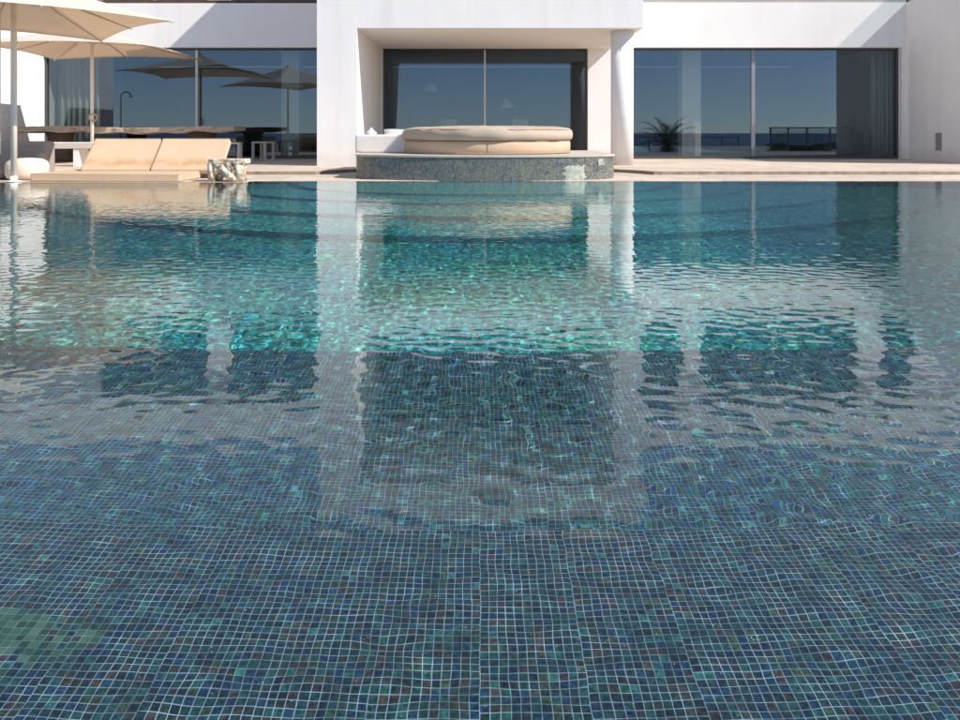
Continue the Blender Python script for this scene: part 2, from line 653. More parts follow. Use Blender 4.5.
# basin: three floor levels seen through the water, walls, round steps below the tub
D1, D2, D3 = 0.45, 0.78, 1.55
E1, E2 = 1.855, 3.43
flo = MB()
flo.box(-PX, PX, PY0, E1, -2.6, -D1)
struct(flo.build('pool_shelf', MOS_NEAR, uv=True))
struct(MB().box(-PX, PX, E1, E2, -2.6, -D2).build('pool_ledge', MOS_MID, uv=True))
struct(MB().box(-PX, PX, E2, PY1, -2.6, -D3).build('pool_floor', MOS_DEEP, uv=True))
wal = MB()
wal.box(-PX - 0.25, -PX, PY0 - 0.25, PY1 + 0.25, -3.2, -0.302)
wal.box(-PX, -3.36, 11.4, PY1, -3.2, -0.302)
wal.box(PX, PX + 0.25, PY0 - 0.25, PY1 + 0.25, -3.2, -0.302)
wal.box(-PX, PX, PY1, PY1 + 0.25, -3.2, -0.302)
wal.box(-PX, PX, PY0 - 0.25, PY0, -3.2, 0.0)
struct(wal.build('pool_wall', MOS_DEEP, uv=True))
stp = MB()
for rad, z in ((2.7, -0.30), (3.7, -0.60), (4.9, -0.90), (6.1, -1.22)):
    pts = [(TUBX + rad * math.cos(math.pi + math.pi * k / 40), PY1 - 0.002 + 0.8 * rad * math.sin(math.pi + math.pi * k / 40)) for k in range(41)]
    stp.prism(pts, -2.5, z)
struct(stp.build('pool_steps', MOS_DEEP, uv=True))

# water: a rippled sheet, real geometry
def water_mesh():
    dx = 0.0145
    xs = np.arange(-PX, PX + dx, dx)
    ys = np.arange(PY0, PY1 + dx, dx)
    xs = np.linspace(-PX, PX, len(xs))
    ys = np.linspace(PY0, PY1, len(ys))
    X, Y = np.meshgrid(xs, ys)
    rng = np.random.default_rng(11)
    def field(n, l0, l1, slope, th0, spread):
        Z = np.zeros_like(X)
        for _ in range(n):
            lam = math.exp(rng.uniform(math.log(l0), math.log(l1)))
            th = th0 + rng.normal(0, spread)
            k = 2 * math.pi / lam
            a = slope * math.sqrt(2.0 / n) / k
            Z += a * np.cos(k * (X * math.cos(th) + Y * math.sin(th)) + rng.uniform(0, 6.283))
        return Z
    fine = field(72, 0.048, 0.13, 0.0168, R(75), 0.8)
    mid = field(30, 0.2, 0.6, 0.0034, R(80), 0.7)
    swell = field(14, 0.9, 2.6, 0.0020, R(95), 0.7)
    # gusts: rougher and calmer patches
    m = field(12, 2.5, 6.0, 1.0, 0.0, 2.0)
    m = m / (m.std() + 1e-9)
    gust = 1.0 + 0.2 * np.tanh(m)
    # sheltered and nearly still over the shallow shelf
    t = np.clip((Y - 0.9) / 2.6, 0, 1)
    t = t * t * (3 - 2 * t)
    t2 = np.clip((Y - 2.4) / 3.0, 0, 1)
    t2 = t2 * t2 * (3 - 2 * t2)
    Z = fine * gust * (0.74 + 0.26 * t) + mid * gust * (0.25 + 0.75 * t2) + swell * (0.35 + 0.65 * t2)
    ny_, nx_ = X.shape
    co = np.stack([X, Y, Z], -1).reshape(-1, 3).astype(np.float32)
    idx = np.arange(nx_ * ny_).reshape(ny_, nx_)
    q = np.stack([idx[:-1, :-1], idx[:-1, 1:], idx[1:, 1:], idx[1:, :-1]], -1).reshape(-1, 4).astype(np.int32)
    me = bpy.data.meshes.new('water')
    me.vertices.add(len(co))
    me.vertices.foreach_set('co', co.ravel())
    me.loops.add(q.size)
    me.loops.foreach_set('vertex_index', q.ravel())
    me.polygons.add(len(q))
    me.polygons.foreach_set('loop_start', np.arange(0, q.size, 4, dtype=np.int32))
    me.polygons.foreach_set('loop_total', np.full(len(q), 4, dtype=np.int32))
    me.polygons.foreach_set('use_smooth', np.ones(len(q), dtype=bool))
    me.update(calc_edges=True)
    me.materials.append(WATER)
    o = bpy.data.objects.new('water', me)
    col.objects.link(o)
    return struct(o)
water = water_mesh()
water.cycles.is_caustics_caster = True

# ------------------------------------------------------------------ the villa
W = 19.5                                      # facade plane
villa = thing('villa', 'white two storey modern villa with wide dark glazing behind the pool', 'house', (0, 0, 0))
blk = MB()
blk.box(-3.18, -2.4, 15.6, W, -0.05, 7.0)
blk.box(2.6, 3.18, 15.6, W, 3.36, 7.0)
blk.box(-2.4, 3.18, 15.6, W, 2.75, 3.36)
blk.box(-2.4, 2.6, 15.6, W, 6.1, 7.0)
blk.build('entrance_block', WHITE, villa)
fac = MB()
fac.box(2.63, 3.72, W, W + 0.4, -0.05, 2.78)
fac.box(-3.18, 3.18, W, W + 0.4, 2.78, 3.36)
fac.box(-3.18, -2.38, W, W + 0.4, -0.05, 2.78)
MB().box(10.28, 10.4, W, W + 0.4, -0.05, 2.779).build('wall_return', WHITE, villa)
fac.build('facade_wall', WHITE, villa)
MB().box(-10.7, -3.18, W, W + 0.4, 2.78, 3.86).build('parapet', WHITE, villa)
MB().box(3.18, 10.4, W, W + 0.4, 2.78, 3.88).build('parapet', WHITE, villa)
cap = MB().box(-10.7, -3.18, W + 0.03, W + 0.37, 3.86, 3.94)
cap.build('parapet_cap', DARKW, villa)
MB().box(3.18, 10.4, W + 0.02, W + 0.38, 3.88, 3.96).build('parapet_cap', varied('grey_cap', (0.42, 0.38, 0.35), 0.8), villa)
MB().box(10.4, 10.7, 16.06, 24, -0.05, 3.88).build('side_wall', WHITE, villa)
MB().box(-11.0, -10.7, 16.06, 24, -0.05, 3.86).build('side_wall', WHITE, villa)
MB().box(-14.9, -11.002, 21.0, 27.6, -0.05, 3.198).build('wing_wall', WHITE, villa)
MB().box(10.702, 14.9, 21.0, 27.6, -0.05, 3.198).build('wing_wall', WHITE, villa)
MB().box(10.535, 10.555, 16.1, 21.6, 3.88, 4.56).build('glass_balustrade', CLEAR, villa)
MB().tube([(2.86, 16.1, -0.05), (2.86, 16.1, 2.75)], 0.225, 48).build('column', WHITE, villa)
lampo = MB().box(10.392, 10.402, 18.02, 18.26, 0.30, 0.70)
lampo.build('wall_light', varied('grey_lens', (0.30, 0.28, 0.27), 0.5), villa)

# rooms behind the glass
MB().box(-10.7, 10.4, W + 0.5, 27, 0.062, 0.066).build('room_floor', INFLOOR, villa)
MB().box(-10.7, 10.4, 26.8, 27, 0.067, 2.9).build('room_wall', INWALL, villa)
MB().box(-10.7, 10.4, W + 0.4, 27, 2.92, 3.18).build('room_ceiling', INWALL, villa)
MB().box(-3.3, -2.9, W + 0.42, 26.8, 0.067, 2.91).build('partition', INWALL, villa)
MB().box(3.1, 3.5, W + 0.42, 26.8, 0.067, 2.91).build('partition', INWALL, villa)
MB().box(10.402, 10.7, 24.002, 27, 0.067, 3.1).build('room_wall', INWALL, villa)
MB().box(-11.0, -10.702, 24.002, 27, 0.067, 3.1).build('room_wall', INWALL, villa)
for xa, xb in ((5.15, 5.62), (-5.05, -4.6)):
    MB().box(xa, xb, 20.35, 20.8, 0.067, 2.91).build('room_column', WHITE, villa)

def sliding(xa, xb, xm, z0, z1, y, mull, frame_parent=villa, mw=0.03, name='sliding_window'):
    """frame with its panes and the stile where the leaves meet"""
    f = 0.045
    fr = MB()
    fr.box(xa, xb, y, y + 0.12, z1 - f, z1)
    fr.box(xa, xb, y, y + 0.12, z0, z0 + 0.06)
    fr.box(xa, xa + f, y, y + 0.12, z0 + 0.06, z1 - f)
    fr.box(xb - f, xb, y, y + 0.12, z0 + 0.06, z1 - f)
    fo = fr.build(name, FRAME, frame_parent)
    xs = [xa + f] + list(xm) + [xb - f]
    for a, b in zip(xs[:-1], xs[1:]):
        MB().box(a + 0.002, b - 0.002, y + 0.05, y + 0.062, z0 + 0.06, z1 - f).build('pane', GLASS, fo)
    for m_ in xm:
        MB().box(m_ - mw, m_ + mw, y + 0.02, y + 0.11, z0 + 0.062, z1 - f - 0.002).build('stile', mull, fo)
    return fo
sliding(-10.69, -3.2, [-6.97], TZ, 2.779, W + 0.15, ALU)
sliding(-2.378, 2.628, [0.12], TZ, 2.779, W + 0.15, ALU, mw=0.022)
sliding(3.722, 10.278, [6.72], TZ, 2.779, W + 0.15, STEEL, mw=0.045)

# upper storey, set back behind the parapets
up = MB()
up.box(-15.2, -3.18, 21.4, 28, 6.5, 7.6)
up.box(3.18, 15.2, 21.4, 28, 6.5, 7.6)
up.box(-3.18, 3.18, W + 0.002, 28, 6.5, 7.0)
up.build('roof', WHITE, villa)
MB().box(-15.0, 15.0, W + 0.4, 28, 3.2, 3.35).build('roof_terrace', DECK, villa)
for xa, xb in ((5.4, 6.05), (10.2, 10.9), (3.18, 4.3), (-4.0, -3.18), (-7.4, -6.8), (-15.0, -10.3), (11.7, 15.0)):
    MB().box(xa, xb, 21.7, 22.2, 3.35, 6.5).build('pier', WHITE, villa)
for xa, xb, xm in ((4.3, 5.4, []), (6.05, 10.2, [8.0]), (10.9, 11.7, []), (-6.8, -4.0, [-5.4]), (-10.3, -7.4, [-8.9])):
    sliding(xa + 0.002, xb - 0.002, xm, 3.352, 6.498, 21.85, ALU, name='upper_window')
sliding(-2.398, 2.598, [0.1], 3.362, 6.098, W - 0.25, ALU, name='upper_window')
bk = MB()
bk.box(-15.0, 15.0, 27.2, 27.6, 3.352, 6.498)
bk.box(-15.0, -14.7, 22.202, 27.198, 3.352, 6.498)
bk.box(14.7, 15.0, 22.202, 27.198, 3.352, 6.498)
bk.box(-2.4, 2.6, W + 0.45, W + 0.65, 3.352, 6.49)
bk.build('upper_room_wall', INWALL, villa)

# curtains behind the glass
def curtain(name, xa, xb, y, mat, label, folds):
    n = folds * 12
    v, f = [], []
    for i in range(n + 1):
        t = i / n
        x = xa + (xb - xa) * t
        yy = y + 0.06 * math.sin(t * folds * 2 * math.pi) + 0.02 * math.sin(t * folds * 4.4 + 1)
        for z, k in ((0.06, 1.25), (1.4, 1.0), (2.74, 0.75)):
            v.append((x, y + (yy - y) * k, z))
    for i in range(n):
        for j in range(2):
            a = i * 3 + j
            f.append((a, a + 3, a + 4, a + 1))
    o = MB().add(v, f, True).build(name, mat)
    sm = o.modifiers.new('thick', 'SOLIDIFY')
    sm.thickness = 0.006
    return tag(o, label, 'curtain')
curtain('curtain', -10.6, -9.55, 20.1, SHEER, 'pale sheer curtain gathered behind the glass beside the left side wall', 7)
curtain('curtain', 9.70, 10.22, 19.87, GREYC, 'grey curtain gathered behind the glass beside the shaded right wall', 5)

# ------------------------------------------------------------------ round mosaic tub in the pool edge
def tub_outline(a, b, back, grow=0.0):
    pts = []
    for k in range(49):
        t = math.pi + math.pi * k / 48
        pts.append((TUBX + (a + grow) * math.cos(t), TUBY + (b + grow) * math.sin(t)))
    pts += [(TUBX + a + grow, back), (TUBX - a - grow, back)]
    return pts
tub = thing('hot_tub', 'raised round tub clad in stained dark mosaic at the pool edge', 'hot tub', (TUBX, TUBY, 0))
def tub_part(name, mat, pts, z0, z1, uv=False):
    pts = [(x - TUBX, y - TUBY) for x, y in pts]
    o = MB().prism(pts, z0, z1, False)
    if not uv:
        return o.build(name, mat, tub)
    ob = o.build(name, mat, tub)
    me = ob.data
    l = me.uv_layers.new(name='UVMap')
    for p in me.polygons:
        for li in p.loop_indices:
            v = me.vertices[me.loops[li].vertex_index].co
            if abs(p.normal.z) > 0.5:
                l.data[li].uv = (v.x, v.y)
            else:
                l.data[li].uv = (math.atan2(v.y, v.x) * 1.9, v.z)
    return ob
tub_part('mosaic_wall', MOS_TUB, tub_outline(2.02, 0.88, 15.0), -1.4, 0.345, True)
tub_part('rim', varied('rim_stone', (0.55, 0.47, 0.40), 0.7, 6, 0.15), tub_outline(2.02, 0.88, 15.0, 0.015), 0.346, 0.375)
# lime-bleached patches on the wall
def bleach_mat():
    N = NT('lime_bloom')
    f = N.noise(N.obj(), 14, 5, 0.7)
    N.base(N.ramp(f, [(0.35, (0.24, 0.26, 0.21)), (0.65, (0.50, 0.51, 0.44))]))
    N.rough(0.95)
    return N.m
BLEACH = bleach_mat()
def wall_patch(u0, u1, z0, z1, seed):
    """a crust following the curved tub wall"""
    rng = random.Random(seed)
    v, f = [], []
    n, m = 14, 10
    for i in range(n + 1):
        for j in range(m + 1):
            s, t = i / n, j / m
            edge = min(s, 1 - s, t, 1 - t)
            jit = 0.0 if edge > 0 else rng.uniform(-0.5, 0.5)
            x = u0 + (u1 - u0) * (s + (jit * 0.26 if i in (0, n) else 0))
            z = z0 + (z1 - z0) * (t + (jit * 0.22 if j in (0, m) else 0))
            yy = -0.88 * math.sqrt(max(0, 1 - (x / 2.02) ** 2))
            v.append((x, yy - 0.004 - 0.010 * min(1, edge * 8), z))
    for i in range(n):
        for j in range(m):
            a = i * (m + 1) + j
            f.append((a, a + m + 1, a + m + 2, a + 1))
    return v, f
for a in ((1.18, 1.49, -0.03, 0.215, 3), (1.70, 1.80, 0.21, 0.31, 5)):
    MB().add(*wall_patch(*a), True).build('lime_patch', BLEACH, tub)

PIPING = varied('piping_canvas', (0.50, 0.38, 0.27), 0.95)
# round daybed on it
db = thing('round_daybed', 'round beige daybed of two stacked cushion tiers on the mosaic tub', 'daybed', (0.12, 13.45, 0.376))
MB().lathe([(1.36, 0.0), (1.385, 0.015), (1.39, 0.10), (1.39, 0.17), (1.37, 0.20), (1.2, 0.205)], seg=96).build('base_cushion', BEIGE, db)
def puff(r, z, t):
    return r * (1 + 0.006 * math.sin(7 * t) + 0.006 * math.sin(17 * t + 1)), z + (0.012 * math.sin(3 * t + 0.6) + 0.006 * math.sin(11 * t) + 0.006 * math.sin(23 * t + 2)) * (z > 0.3)
MB().lathe([(1.25, 0.207), (1.39, 0.213), (1.425, 0.24), (1.435, 0.30), (1.42, 0.355), (1.37, 0.395), (1.2, 0.42), (0.6, 0.43), (0.05, 0.43)], seg=96, wob=puff).build('top_cushion', varied('faded_sand_canvas', (0.48, 0.385, 0.30), 0.95, 3, 0.1, 0.3, 160, 0.002, 0.1), db)
MB().box(-0.004, 0.004, -1.398, -1.388, 0.01, 0.19).build('seam', GREYF, db)
def ring(r, z, wave):
    return [(r * math.cos(t), r * math.sin(t), z + wave * math.sin(5 * t)) for t in np.linspace(0, 2 * math.pi, 97)]
for r, z in ((1.378, 0.196), (1.392, 0.224), (1.392, 0.018), (1.395, 0.385)):
    MB().tube(ring(r, z, 0.003 if z > 0.3 else 0), 0.007, 6, cap=False).build('piping', PIPING, db)

# pale sofa beside it
sofa = thing('outdoor_sofa', 'pale off white sofa end with a plain arm beside the round daybed', 'sofa', (-1.62, 13.6, 0.376))
MB().box(-0.44, 0.50, -0.40, 0.45, 0.0, 0.30).build('arm', WHITEF, sofa, bevel=0.03, bseg=3)
MB().box(-0.44, 0.50, 0.46, 1.3, 0.0, 0.20).build('seat', WHITEF, sofa, bevel=0.03, bseg=3)
def pillow_mesh(w, h, d):
    v, f = [], []
    n = 10
    for side in (-1, 1):
        for i in range(n + 1):
            for j in range(n + 1):
                a, b = i / n * 2 - 1, j / n * 2 - 1
                e = max(0, (1 - a ** 2)) ** 0.4 * max(0, (1 - b ** 2)) ** 0.4
                pinch = 1 - 0.10 * (1 - abs(a)) * (abs(b) > 0.99) 
                v.append((a * w / 2 * (1 - 0.08 * (1 - abs(b))), side * d / 2 * e, b * h / 2 * (1 - 0.08 * (1 - abs(a)))))
    m = (n + 1) ** 2
    for s in range(2):
        for i in range(n):
            for j in range(n):
                a = s * m + i * (n + 1) + j
                q = (a, a + n + 1, a + n + 2, a + 1)
                f.append(q if s == 0 else q[::-1])
    return MB().add(v, f, True)
p1 = pillow_mesh(0.55, 0.30, 0.15).build('pillow', varied('pale_grey_canvas', (0.58, 0.53, 0.50), 0.95), None)
p1.location = (-1.45, 14.22, 0.66)
p1.rotation_euler = (R(-50), R(3), 0)
tag(p1, 'light grey cushion lying behind the arm of the pale sofa', 'cushion')
p2 = pillow_mesh(0.15, 0.15, 0.08).build('pillow', WHITEF, None)
p2.location = (-1.93, 14.2, 0.70)
p2.rotation_euler = (R(-15), R(45), 0)
tag(p2, 'small white cushion with one corner up on the pale sofa', 'cushion')

# ------------------------------------------------------------------ sunbed
sb = thing('double_sunbed', 'low beige double sunbed with two tilted back cushions beside the pool', 'sunbed', (-5.35, 12.58, 0.004))
MB().box(-1.13, 1.02, -1.06, 0.25, 0.0, 0.115).build('mattress', BEIGE, sb, bevel=0.022, bseg=3)
def back_cushion(xa, xb):
    b = MB()
    b.box(0, xb - xa, 0, 0.11, 0, 0.70)
    o = b.build('back_cushion', STAINED, sb, bevel=0.035, bseg=4)
    w_ = xb - xa
    pp = MB().tube([(0.012, 0.004, 0.02), (0.012, 0.004, 0.688), (w_ - 0.012, 0.004, 0.688), (w_ - 0.012, 0.004, 0.02)], 0.007, 6)
    pp.build('piping', PIPING, o)
    o.location = (xa, -0.26, 0.13)
    o.rotation_euler = (R(-46), 0, 0)
    return o
back_cushion(-0.82, 0.245)
back_cushion(0.26, 1.35)
MB().box(-1.1, 1.25, -0.1, 0.55, 0.0, 0.10).build('base', GREYF, sb)
for z in (0.012, 0.108):
    MB().tube([(-1.125, 0.2, z), (-1.125, -1.055, z), (1.015, -1.055, z), (1.015, 0.2, z)], 0.006, 6).build('piping', PIPING, sb)
MB().box(-0.06, -0.052, -1.062, -1.058, 0.01, 0.11).build('seam', PIPING, sb)

# ------------------------------------------------------------------ bleached root side table
def root_table():
    t = thing('root_side_table', 'gnarled bleached root block used as a side table at the pool edge', 'side table', (-3.66, 11.66, 0.004))
    rng = random.Random(5)
    b = MB()
    # top slab with a ragged rim
    pts = []
    for k in range(22):
        a = 2 * math.pi * k / 22
        c, s_ = math.cos(a), math.sin(a)
        e = 1 / max(abs(c) / 0.275, abs(s_) / 0.20)
        e *= 0.94 + rng.uniform(-0.07, 0.08)
        pts.append((e * c, e * s_))
    b.prism(pts, 0.255, 0.325)
    b.build('top', ROOT, t, bevel=0.012)
    def leg(p, r):
        MB().tube(p, r, 9).build('root_leg', ROOT, t)
    leg([(-0.21, -0.12, 0.27), (-0.22, -0.13, 0.15), (-0.20, -0.12, 0.0)], [0.06, 0.045, 0.055])
    leg([(0.17, -0.10, 0.28), (0.19, -0.12, 0.14), (0.20, -0.11, 0.0)], [0.09, 0.075, 0.07])
    leg([(-0.18, 0.12, 0.27), (-0.15, 0.11, 0.12), (-0.19, 0.12, 0.0)], [0.07, 0.05, 0.06])
    leg([(0.18, 0.12, 0.27), (0.15, 0.12, 0.12), (0.19, 0.12, 0.0)], [0.07, 0.06, 0.06])
    leg([(-0.16, -0.13, 0.26), (-0.05, -0.15, 0.20), (0.05, -0.14, 0.09), (0.16, -0.11, 0.03)], [0.05, 0.065, 0.07, 0.06])
    leg([(-0.19, -0.06, 0.02), (-0.06, -0.02, 0.12), (0.0, 0.02, 0.27)], [0.05, 0.05, 0.07])
    leg([(0.02, -0.13, 0.27), (0.06, -0.14, 0.19), (0.14, -0.12, 0.14)], [0.07, 0.06, 0.06])
    return t
root_table()

# ------------------------------------------------------------------ low armchair at the left edge
ac = thing('lounge_chair', 'low lounge chair with taupe back and round cream seat at left edge', 'armchair', (-6.84, 12.25, 0.004))
MB().box(-1.3, 0.06, 0.25, 0.55, 0.0, 0.57).build('backrest', GREYF, ac, bevel=0.06, bseg=4)
arm = MB().prism([(0.02, 0.24), (0.12, 0.24), (0.20, -0.10), (0.10, -0.10)], 0.0, 0.40)
arm.build('arm', GREYF, ac, bevel=0.03)
def squash(r, z, t):
    return r * (1 + 0.02 * math.sin(5 * t)), z
MB().lathe([(0.22, 0.0), (0.275, 0.03), (0.295, 0.09), (0.295, 0.20), (0.275, 0.27), (0.21, 0.315), (0.10, 0.33), (0.03, 0.332)], 0.0, -0.17, 40, squash).build('seat_cushion', PALEF, ac)
MB().lathe([(0.2, 0.0), (0.28, 0.04), (0.30, 0.12), (0.24, 0.2), (0.05, 0.23)], -0.55, -0.15, 40, squash).build('seat_cushion', GREYF, ac)

# ------------------------------------------------------------------ long live-edge table and its pedestals
tb = thing('dining_table', 'long weathered live edge timber table on stump legs before the glass', 'table', (-7.75, 17.75, TZ))
rng = random.Random(3)
front, back = [], []
n = 40
for i in range(n + 1):
    x = -2.42 + 4.84 * i / n
    front.append((x, -0.46 + 0.05 * math.sin(i * 0.7) + rng.uniform(-0.025, 0.025)))
    back.append((x, 0.46 + 0.05 * math.sin(i * 0.5 + 2) + rng.uniform(-0.025, 0.025)))
top = MB()
v, f = [], []
for i in range(n + 1):
    sag = 0.03 * math.sin(i * 0.21) + rng.uniform(-0.006, 0.006)
    th = 0.125 + 0.02 * math.sin(i * 0.9)
    for (x, y), dz in ((front[i], 0.0), (back[i], 0.0)):
        v.append((x, y, 0.77 + sag * 0.6))
        v.append((x, y * 0.93, 0.77 - th + sag * 0.6))
for i in range(n):
    a, b = i * 4, i * 4 + 4
    f += [(a, b, b + 2, a + 2), (a + 1, a + 3, b + 3, b + 1), (a, a + 1, b + 1, b), (a + 2, b + 2, b + 3, a + 3)]
f += [(0, 2, 3, 1), (n * 4, n * 4 + 1, n * 4 + 3, n * 4 + 2)]
top.add(v, f)
top.build('tabletop', WOOD, tb, bevel=0.015)
for x in (-1.55, 1.6):
    MB().lathe([(0.30, 0.0), (0.27, 0.1), (0.23, 0.35), (0.25, 0.55), (0.29, 0.665)], x, 0, 20,
               lambda r, z, t: (r * (1 + 0.06 * math.sin(3 * t + z * 4) + 0.04 * math.sin(7 * t)), z)).build('stump_leg', DARKW, tb)

# white stools and a bench along it
STOOLW = varied('shaded_stool_lacquer', (0.50, 0.47, 0.43), 0.7, 4, 0.08)  # white lacquer darkened, the stools' shade put into the colour
def stool(loc, rz, label):
    t = thing('garden_stool', label, 'stool', loc, rz)
    MB().box(-0.19, 0.19, -0.19, 0.19, 0.40, 0.44).build('seat', STOOLW, t, bevel=0.006)
    for sx in (-1, 1):
        for sy in (-1, 1):
            MB().box(sx * 0.16 - 0.025, sx * 0.16 + 0.025, sy * 0.16 - 0.025, sy * 0.16 + 0.025, 0, 0.398).build('leg', STOOLW, t)
    return t
c0 = stool((-5.3, 17.1, TZ), R(8), 'white four legged stool between the sunbed and the right end of the timber table')
copy_thing(c0, (-5.0, 18.45, TZ), R(-20), 'white four legged stool behind the table end, nearest the dark glass')
bn = thing('garden_bench', 'white bench with thin pale pads before the long table', 'bench', (-7.95, 15.5, TZ))
MB().box(-0.62, 0.60, -0.22, 0.22, 0.34, 0.43).build('seat', varied('cream_lacquer', (0.62, 0.54, 0.46), 0.6, 3, 0.08), bn, bevel=0.01)
for x in (-0.46, 0.22):
    MB().box(x - 0.05, x + 0.05, -0.2, 0.2, 0, 0.338).build('leg', WHITEW, bn)
for xa, xb in ((-0.6, -0.08), (-0.05, 0.58)):
    MB().box(xa, xb, -0.2, 0.2, 0.432, 0.462).build('pad', WHITEF, bn, bevel=0.01)

# ------------------------------------------------------------------ parasols
POLE = varied('pole_lacquer', (0.86, 0.77, 0.67), 0.8, 4, 0.05)
CANVASRIB = varied('rib_lacquer', (0.60, 0.50, 0.40), 0.6)
def parasol(loc, rz, a, ze, za, label, pole_r):
    t = thing('parasol', label, 'parasol', loc, rz, 'cream parasols on the left terrace')
    MB().tube([(0, 0, 0), (0, 0, za - 0.05)], pole_r, 20).build('pole', POLE, t)
    MB().lathe([(0.11, 0.0), (0.11, 0.012), (0.05, 0.02), (0.05, 0.08)], seg=24).build('base', WHITEW, t)
    hub = MB().lathe([(0.05, za - 0.42), (0.075, za - 0.40), (0.075, za - 0.34), (0.05, za - 0.32)], seg=20)
    hub.build('hub', ALU, t)
    MB().lathe([(0.05, za - 0.02), (0.04, za + 0.05), (0.015, za + 0.09)], seg=16).build('finial', WHITEW, t)
    # canopy: four panels between corner ribs, edges drawn in a little, soft sag
    K, M = 12, 40
    v, f = [], []
    v.append((0, 0, za))
    def rim(k):
        q = k / M * 4
        i = int(q) % 4
        s = q - int(q)
        c0 = Vector((math.cos(i * math.pi / 2), math.sin(i * math.pi / 2))) * a
        c1 = Vector((math.cos((i + 1) * math.pi / 2), math.sin((i + 1) * math.pi / 2))) * a
        p = c0.lerp(c1, s)
        return p * (1 - 0.02 * math.sin(math.pi * s)), math.sin(math.pi * s), abs(math.sin(2 * math.pi * s))
    for r in range(1, K + 1):
        q = r / K
        for k in range(M):
            p, mid, qq = rim(k)
            z = za + (ze - za) * q - 0.05 * math.sin(math.pi * q) * (0.6 + 0.4 * qq) + 0.06 * mid * q * q
            v.append((p.x * q, p.y * q, z))
    for k in range(M):
        f.append((0, 1 + k, 1 + (k + 1) % M))
    for r in range(K - 1):
        for k in range(M):
            i0, k2 = 1 + r * M, (k + 1) % M
            f.append((i0 + k, i0 + M + k, i0 + M + k2, i0 + k2))
    can = MB().add(v, f, True).build('canopy', CANOPY, t)
    so = can.modifiers.new('thick', 'SOLIDIFY')
    so.thickness = 0.006
    for k in range(8):
        th = k * math.pi / 4
        L = a if k % 2 == 0 else a * 0.694
        zt = ze if k % 2 == 0 else ze + 0.06
        c, s = math.cos(th), math.sin(th)
        rb = MB().tube([(0.04 * c, 0.04 * s, za - 0.09), (L * 0.5 * c, L * 0.5 * s, (za + zt) / 2 - 0.085), (L * 1.015 * c, L * 1.015 * s, zt - 0.02)], 0.012, 8)
        rib = rb.build('rib', CANVASRIB, t)
        MB().tube([(0.07 * c, 0.07 * s, za - 0.37), (L * 0.46 * c, L * 0.46 * s, za + (zt - za) * 0.46 - 0.10)], 0.010, 8).build('strut', WHITEW, rib)
    return t
ps = parasol((-6.70, 11.5, 0.004), R(-4), 2.33, 2.29, 3.0, 'nearer cream parasol, its pole at the water edge by the taupe lounge chair', 0.042)
MB().tube([(-0.16, -0.06, 0.4), (-0.16, -0.06, 2.5)], 0.006, 6).build('cord', WHITEW, ps)
p2_ = parasol((-8.0, 16.5, TZ), R(45), 2.32, 2.30, 2.88, 'farther cream parasol, its ringed pole rising by the long timber table', 0.034)
rg = MB()
rg.tube([(0.075 * math.cos(t), -0.05, 0.96 + 0.075 * math.sin(t)) for t in np.linspace(0, 2 * math.pi, 25)], 0.016, 8)
rg.build('crank', BEIGE, p2_)

# ------------------------------------------------------------------ things the windows mirror: rail, palm, planting, shower
def railing(name, xa, xb, y, z0, z1, posts, label, glass=False):
    t = thing(name, label, 'railing', ((xa + xb) / 2, y, z0))
    h = z1 - z0
    hw = (xb - xa) / 2
    MB().box(-hw, hw, -0.025, 0.025, h - 0.045, h).build('handrail', STEEL, t)
    if not glass:
        for k in range(1, 5):
            MB().tube([(-hw, 0, h * k / 5.2), (hw, 0, h * k / 5.2)], 0.004, 6).build('wire', STEEL, t)
    for p in posts:
        MB().box(p - (xa + xb) / 2 - 0.03, p - (xa + xb) / 2 + 0.03, -0.024, 0.024, 0, h - 0.046).build('post', STEEL, t)
    if glass:
        ps_ = sorted(posts)
        for a, b in zip(ps_[:-1], ps_[1:]):
            m_ = (xa + xb) / 2
            MB().box(a - m_ + 0.04, b - m_ - 0.04, -0.006, 0.006, 0.06, h - 0.06).build('glass_panel', CLEAR, t)
    return t
railing('railing', 7.6, 13.65, -2.7, -0.75, 0.46, [7.7, 8.9, 10.1, 11.3, 12.75, 13.6], 'grey wire railing before the palm, mirrored in the right window')
railing('glass_railing', 10.7, 16.5, 9.8, 0.004, 0.90, [10.75, 11.4, 12.1, 12.95, 13.8, 15.0, 16.4], 'glass railing with slim posts, mirrored in the right window', True)

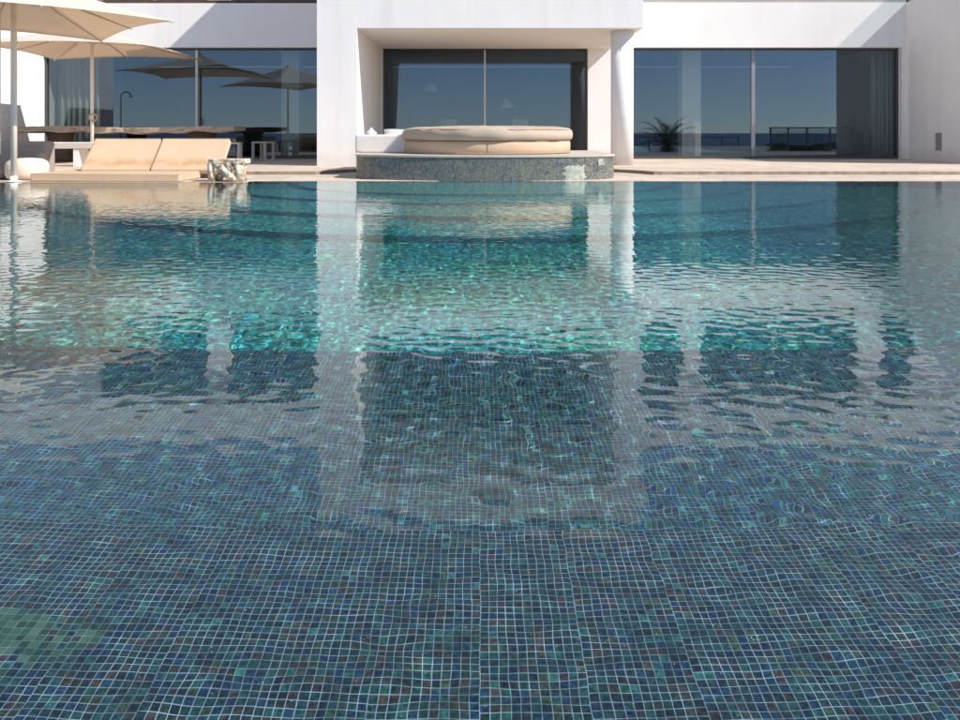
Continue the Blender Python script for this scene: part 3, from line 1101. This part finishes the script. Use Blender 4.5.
LEAF = varied('palm_leaf', (0.045, 0.075, 0.03), 0.6, 5, 0.3)
def palm():
    t = thing('palm_tree', 'short feathery palm tree standing past the railing, mirrored in the window', 'palm tree', (10.2, -4.2, -1.05))
    MB().tube([(0, 0, 0), (0.02, 0, 0.5), (0, 0, 1.0)], [0.24, 0.2, 0.22], 14).build('trunk', DARKW, t)
    rng = random.Random(2)
    b = MB()
    for k in range(30):
        az = k * 2.39996
        el = R(82 - 75 * (k / 29.0) ** 0.9)
        L = rng.uniform(1.7, 2.1)
        base = Vector((0.08 * math.cos(az), 0.08 * math.sin(az), 1.0))
        prev = None
        pts = []
        d_el = el
        p = base.copy()
        for s in range(13):
            pts.append(p.copy())
            d = Vector((math.cos(d_el) * math.cos(az), math.cos(d_el) * math.sin(az), math.sin(d_el)))
            p = p + d * (L / 12)
            d_el -= R(2.0 + 0.8 * s)
        b.tube(pts, [0.022 * (1 - i / 14) + 0.003 for i in range(13)], 5)
        for i in range(2, 13):
            d = (pts[i] - pts[i - 1]).normalized()
            side = d.cross(Vector((0, 0, 1))).normalized()
            upv = side.cross(d)
            ln = 0.42 * math.sin(math.pi * (0.12 + 0.80 * i / 12)) + 0.05
            for sg in (-1, 1):
                for h in (0, 0.5):
                    q = pts[i].lerp(pts[i - 1], h)
                    tip = q + (side * sg * 0.75 + d * 0.6 + upv * 0.28 + Vector((0, 0, -0.1))) * ln
                    w = d * 0.022
                    b.add([q - w, q + w, tip], [(0, 1, 2)])
    b.build('crown', LEAF, t)
palm()
def shrub(name, loc, sx, sy, h, seed, label):
    rng = random.Random(seed)
    b = MB()
    n = int(900 * sx)
    for _ in range(n):
        x, y = rng.uniform(-sx, sx), rng.uniform(-sy, sy)
        top_ = h * (0.75 + 0.2 * math.sin(x * 3 + seed) + 0.1 * math.sin(x * 9))
        z = top_ * (1 - rng.random() ** 2.2)
        c = Vector((x, y, z))
        d1 = Vector((rng.gauss(0, 1), rng.gauss(0, 1), rng.gauss(0.4, 0.7))).normalized()
        d2 = d1.cross(Vector((rng.gauss(0, 1), rng.gauss(0, 1), rng.gauss(0, 1)))).normalized()
        s = rng.uniform(0.05, 0.09)
        b.add([c - d2 * s * 0.4, c + d1 * s, c + d2 * s * 0.4, c - d1 * s], [(0, 1, 2, 3)])
    o = b.build(name, LEAF)
    o.location = loc
    return tag(o, label, 'hedge')
shrub('hedge', (9.6, -3.3, -0.76), 2.6, 0.35, 0.65, 1, 'low clipped hedge before the palm, mirrored in the right window')
shrub('hedge', (14.2, 8.9, 0.0), 3.2, 0.3, 0.28, 4, 'low ground hedge along the glass railing, mirrored in the right window')

sh = thing('outdoor_shower', 'slim dark outdoor shower with curved arm, mirrored in the left window', 'shower', (-10.55, 15.9, 0.004))
MB().tube([(0, 0, 0), (0, 0, 1.75), (0.03, 0, 1.84), (0.10, 0, 1.89), (0.2, 0, 1.89), (0.27, 0, 1.84), (0.29, 0, 1.78)], 0.018, 10).build('pipe', STEEL, sh)
MB().lathe([(0.02, 1.77), (0.055, 1.74), (0.055, 1.73)][::-1], 0.29, 0, 16).build('shower_head', ALU, sh)

# dark armchair and a side cabinet inside the right-hand room
ich = thing('indoor_armchair', 'dark rounded armchair seen through the glass before the grey curtain', 'armchair', (9.25, 20.6, 0.067))
MB().lathe([(0.36, 0.0), (0.40, 0.1), (0.42, 0.45), (0.40, 0.75), (0.34, 0.81), (0.05, 0.815)], 0, 0, 32).build('shell', BLACKF, ich)
MB().box(0.43, 0.60, -0.1, 0.1, 0.0, 0.62).build('arm', BLACKF, ich, bevel=0.03)

def pendant(loc, label):
    t = thing('pendant_lamp', label, 'lamp', loc, 0, 'pendant lamps in the central room')
    MB().lathe([(0.20, -0.26), (0.17, -0.16), (0.07, -0.04), (0.03, 0.0)], seg=24).build('shade', WHITEW, t)
    MB().tube([(0, 0, 0), (0, 0, 2.91 - loc[2])], 0.008, 6).build('cord', STEEL, t)
pendant((-1.32, 21.3, 2.05), 'white pendant lamp hanging behind the left leaf of the central window')
pendant((0.72, 21.6, 1.62), 'white pendant lamp hanging lower behind the right leaf of the central window')
def indoor_chair(loc, rz, label):
    t = thing('dining_chair', label, 'chair', loc, rz, 'slim chairs in the central room')
    MB().box(-0.22, 0.22, -0.22, 0.22, 0.44, 0.48).build('seat', PALEF, t, bevel=0.01)
    MB().box(-0.22, 0.22, 0.20, 0.23, 0.482, 0.98).build('backrest', PALEF, t, bevel=0.01)
    for sx in (-1, 1):
        for sy in (-1, 1):
            MB().tube([(sx * 0.2, sy * 0.2, 0), (sx * 0.19, sy * 0.19, 0.438)], 0.014, 8).build('leg', STEEL, t)
    return t
d0 = indoor_chair((-0.75, 21.0, 0.067), R(160), 'slim pale chair behind the left leaf of the central window')
copy_thing(d0, (1.0, 21.1, 0.067), R(195), 'slim pale chair behind the right leaf of the central window')

# every lit surface under the water takes the sun's refracted light
for o in bpy.data.objects:
    if o.type == 'MESH' and o.name.startswith(('pool_shelf', 'pool_ledge', 'pool_floor', 'pool_wall', 'pool_steps', 'mosaic_wall')):
        o.cycles.is_caustics_receiver = True
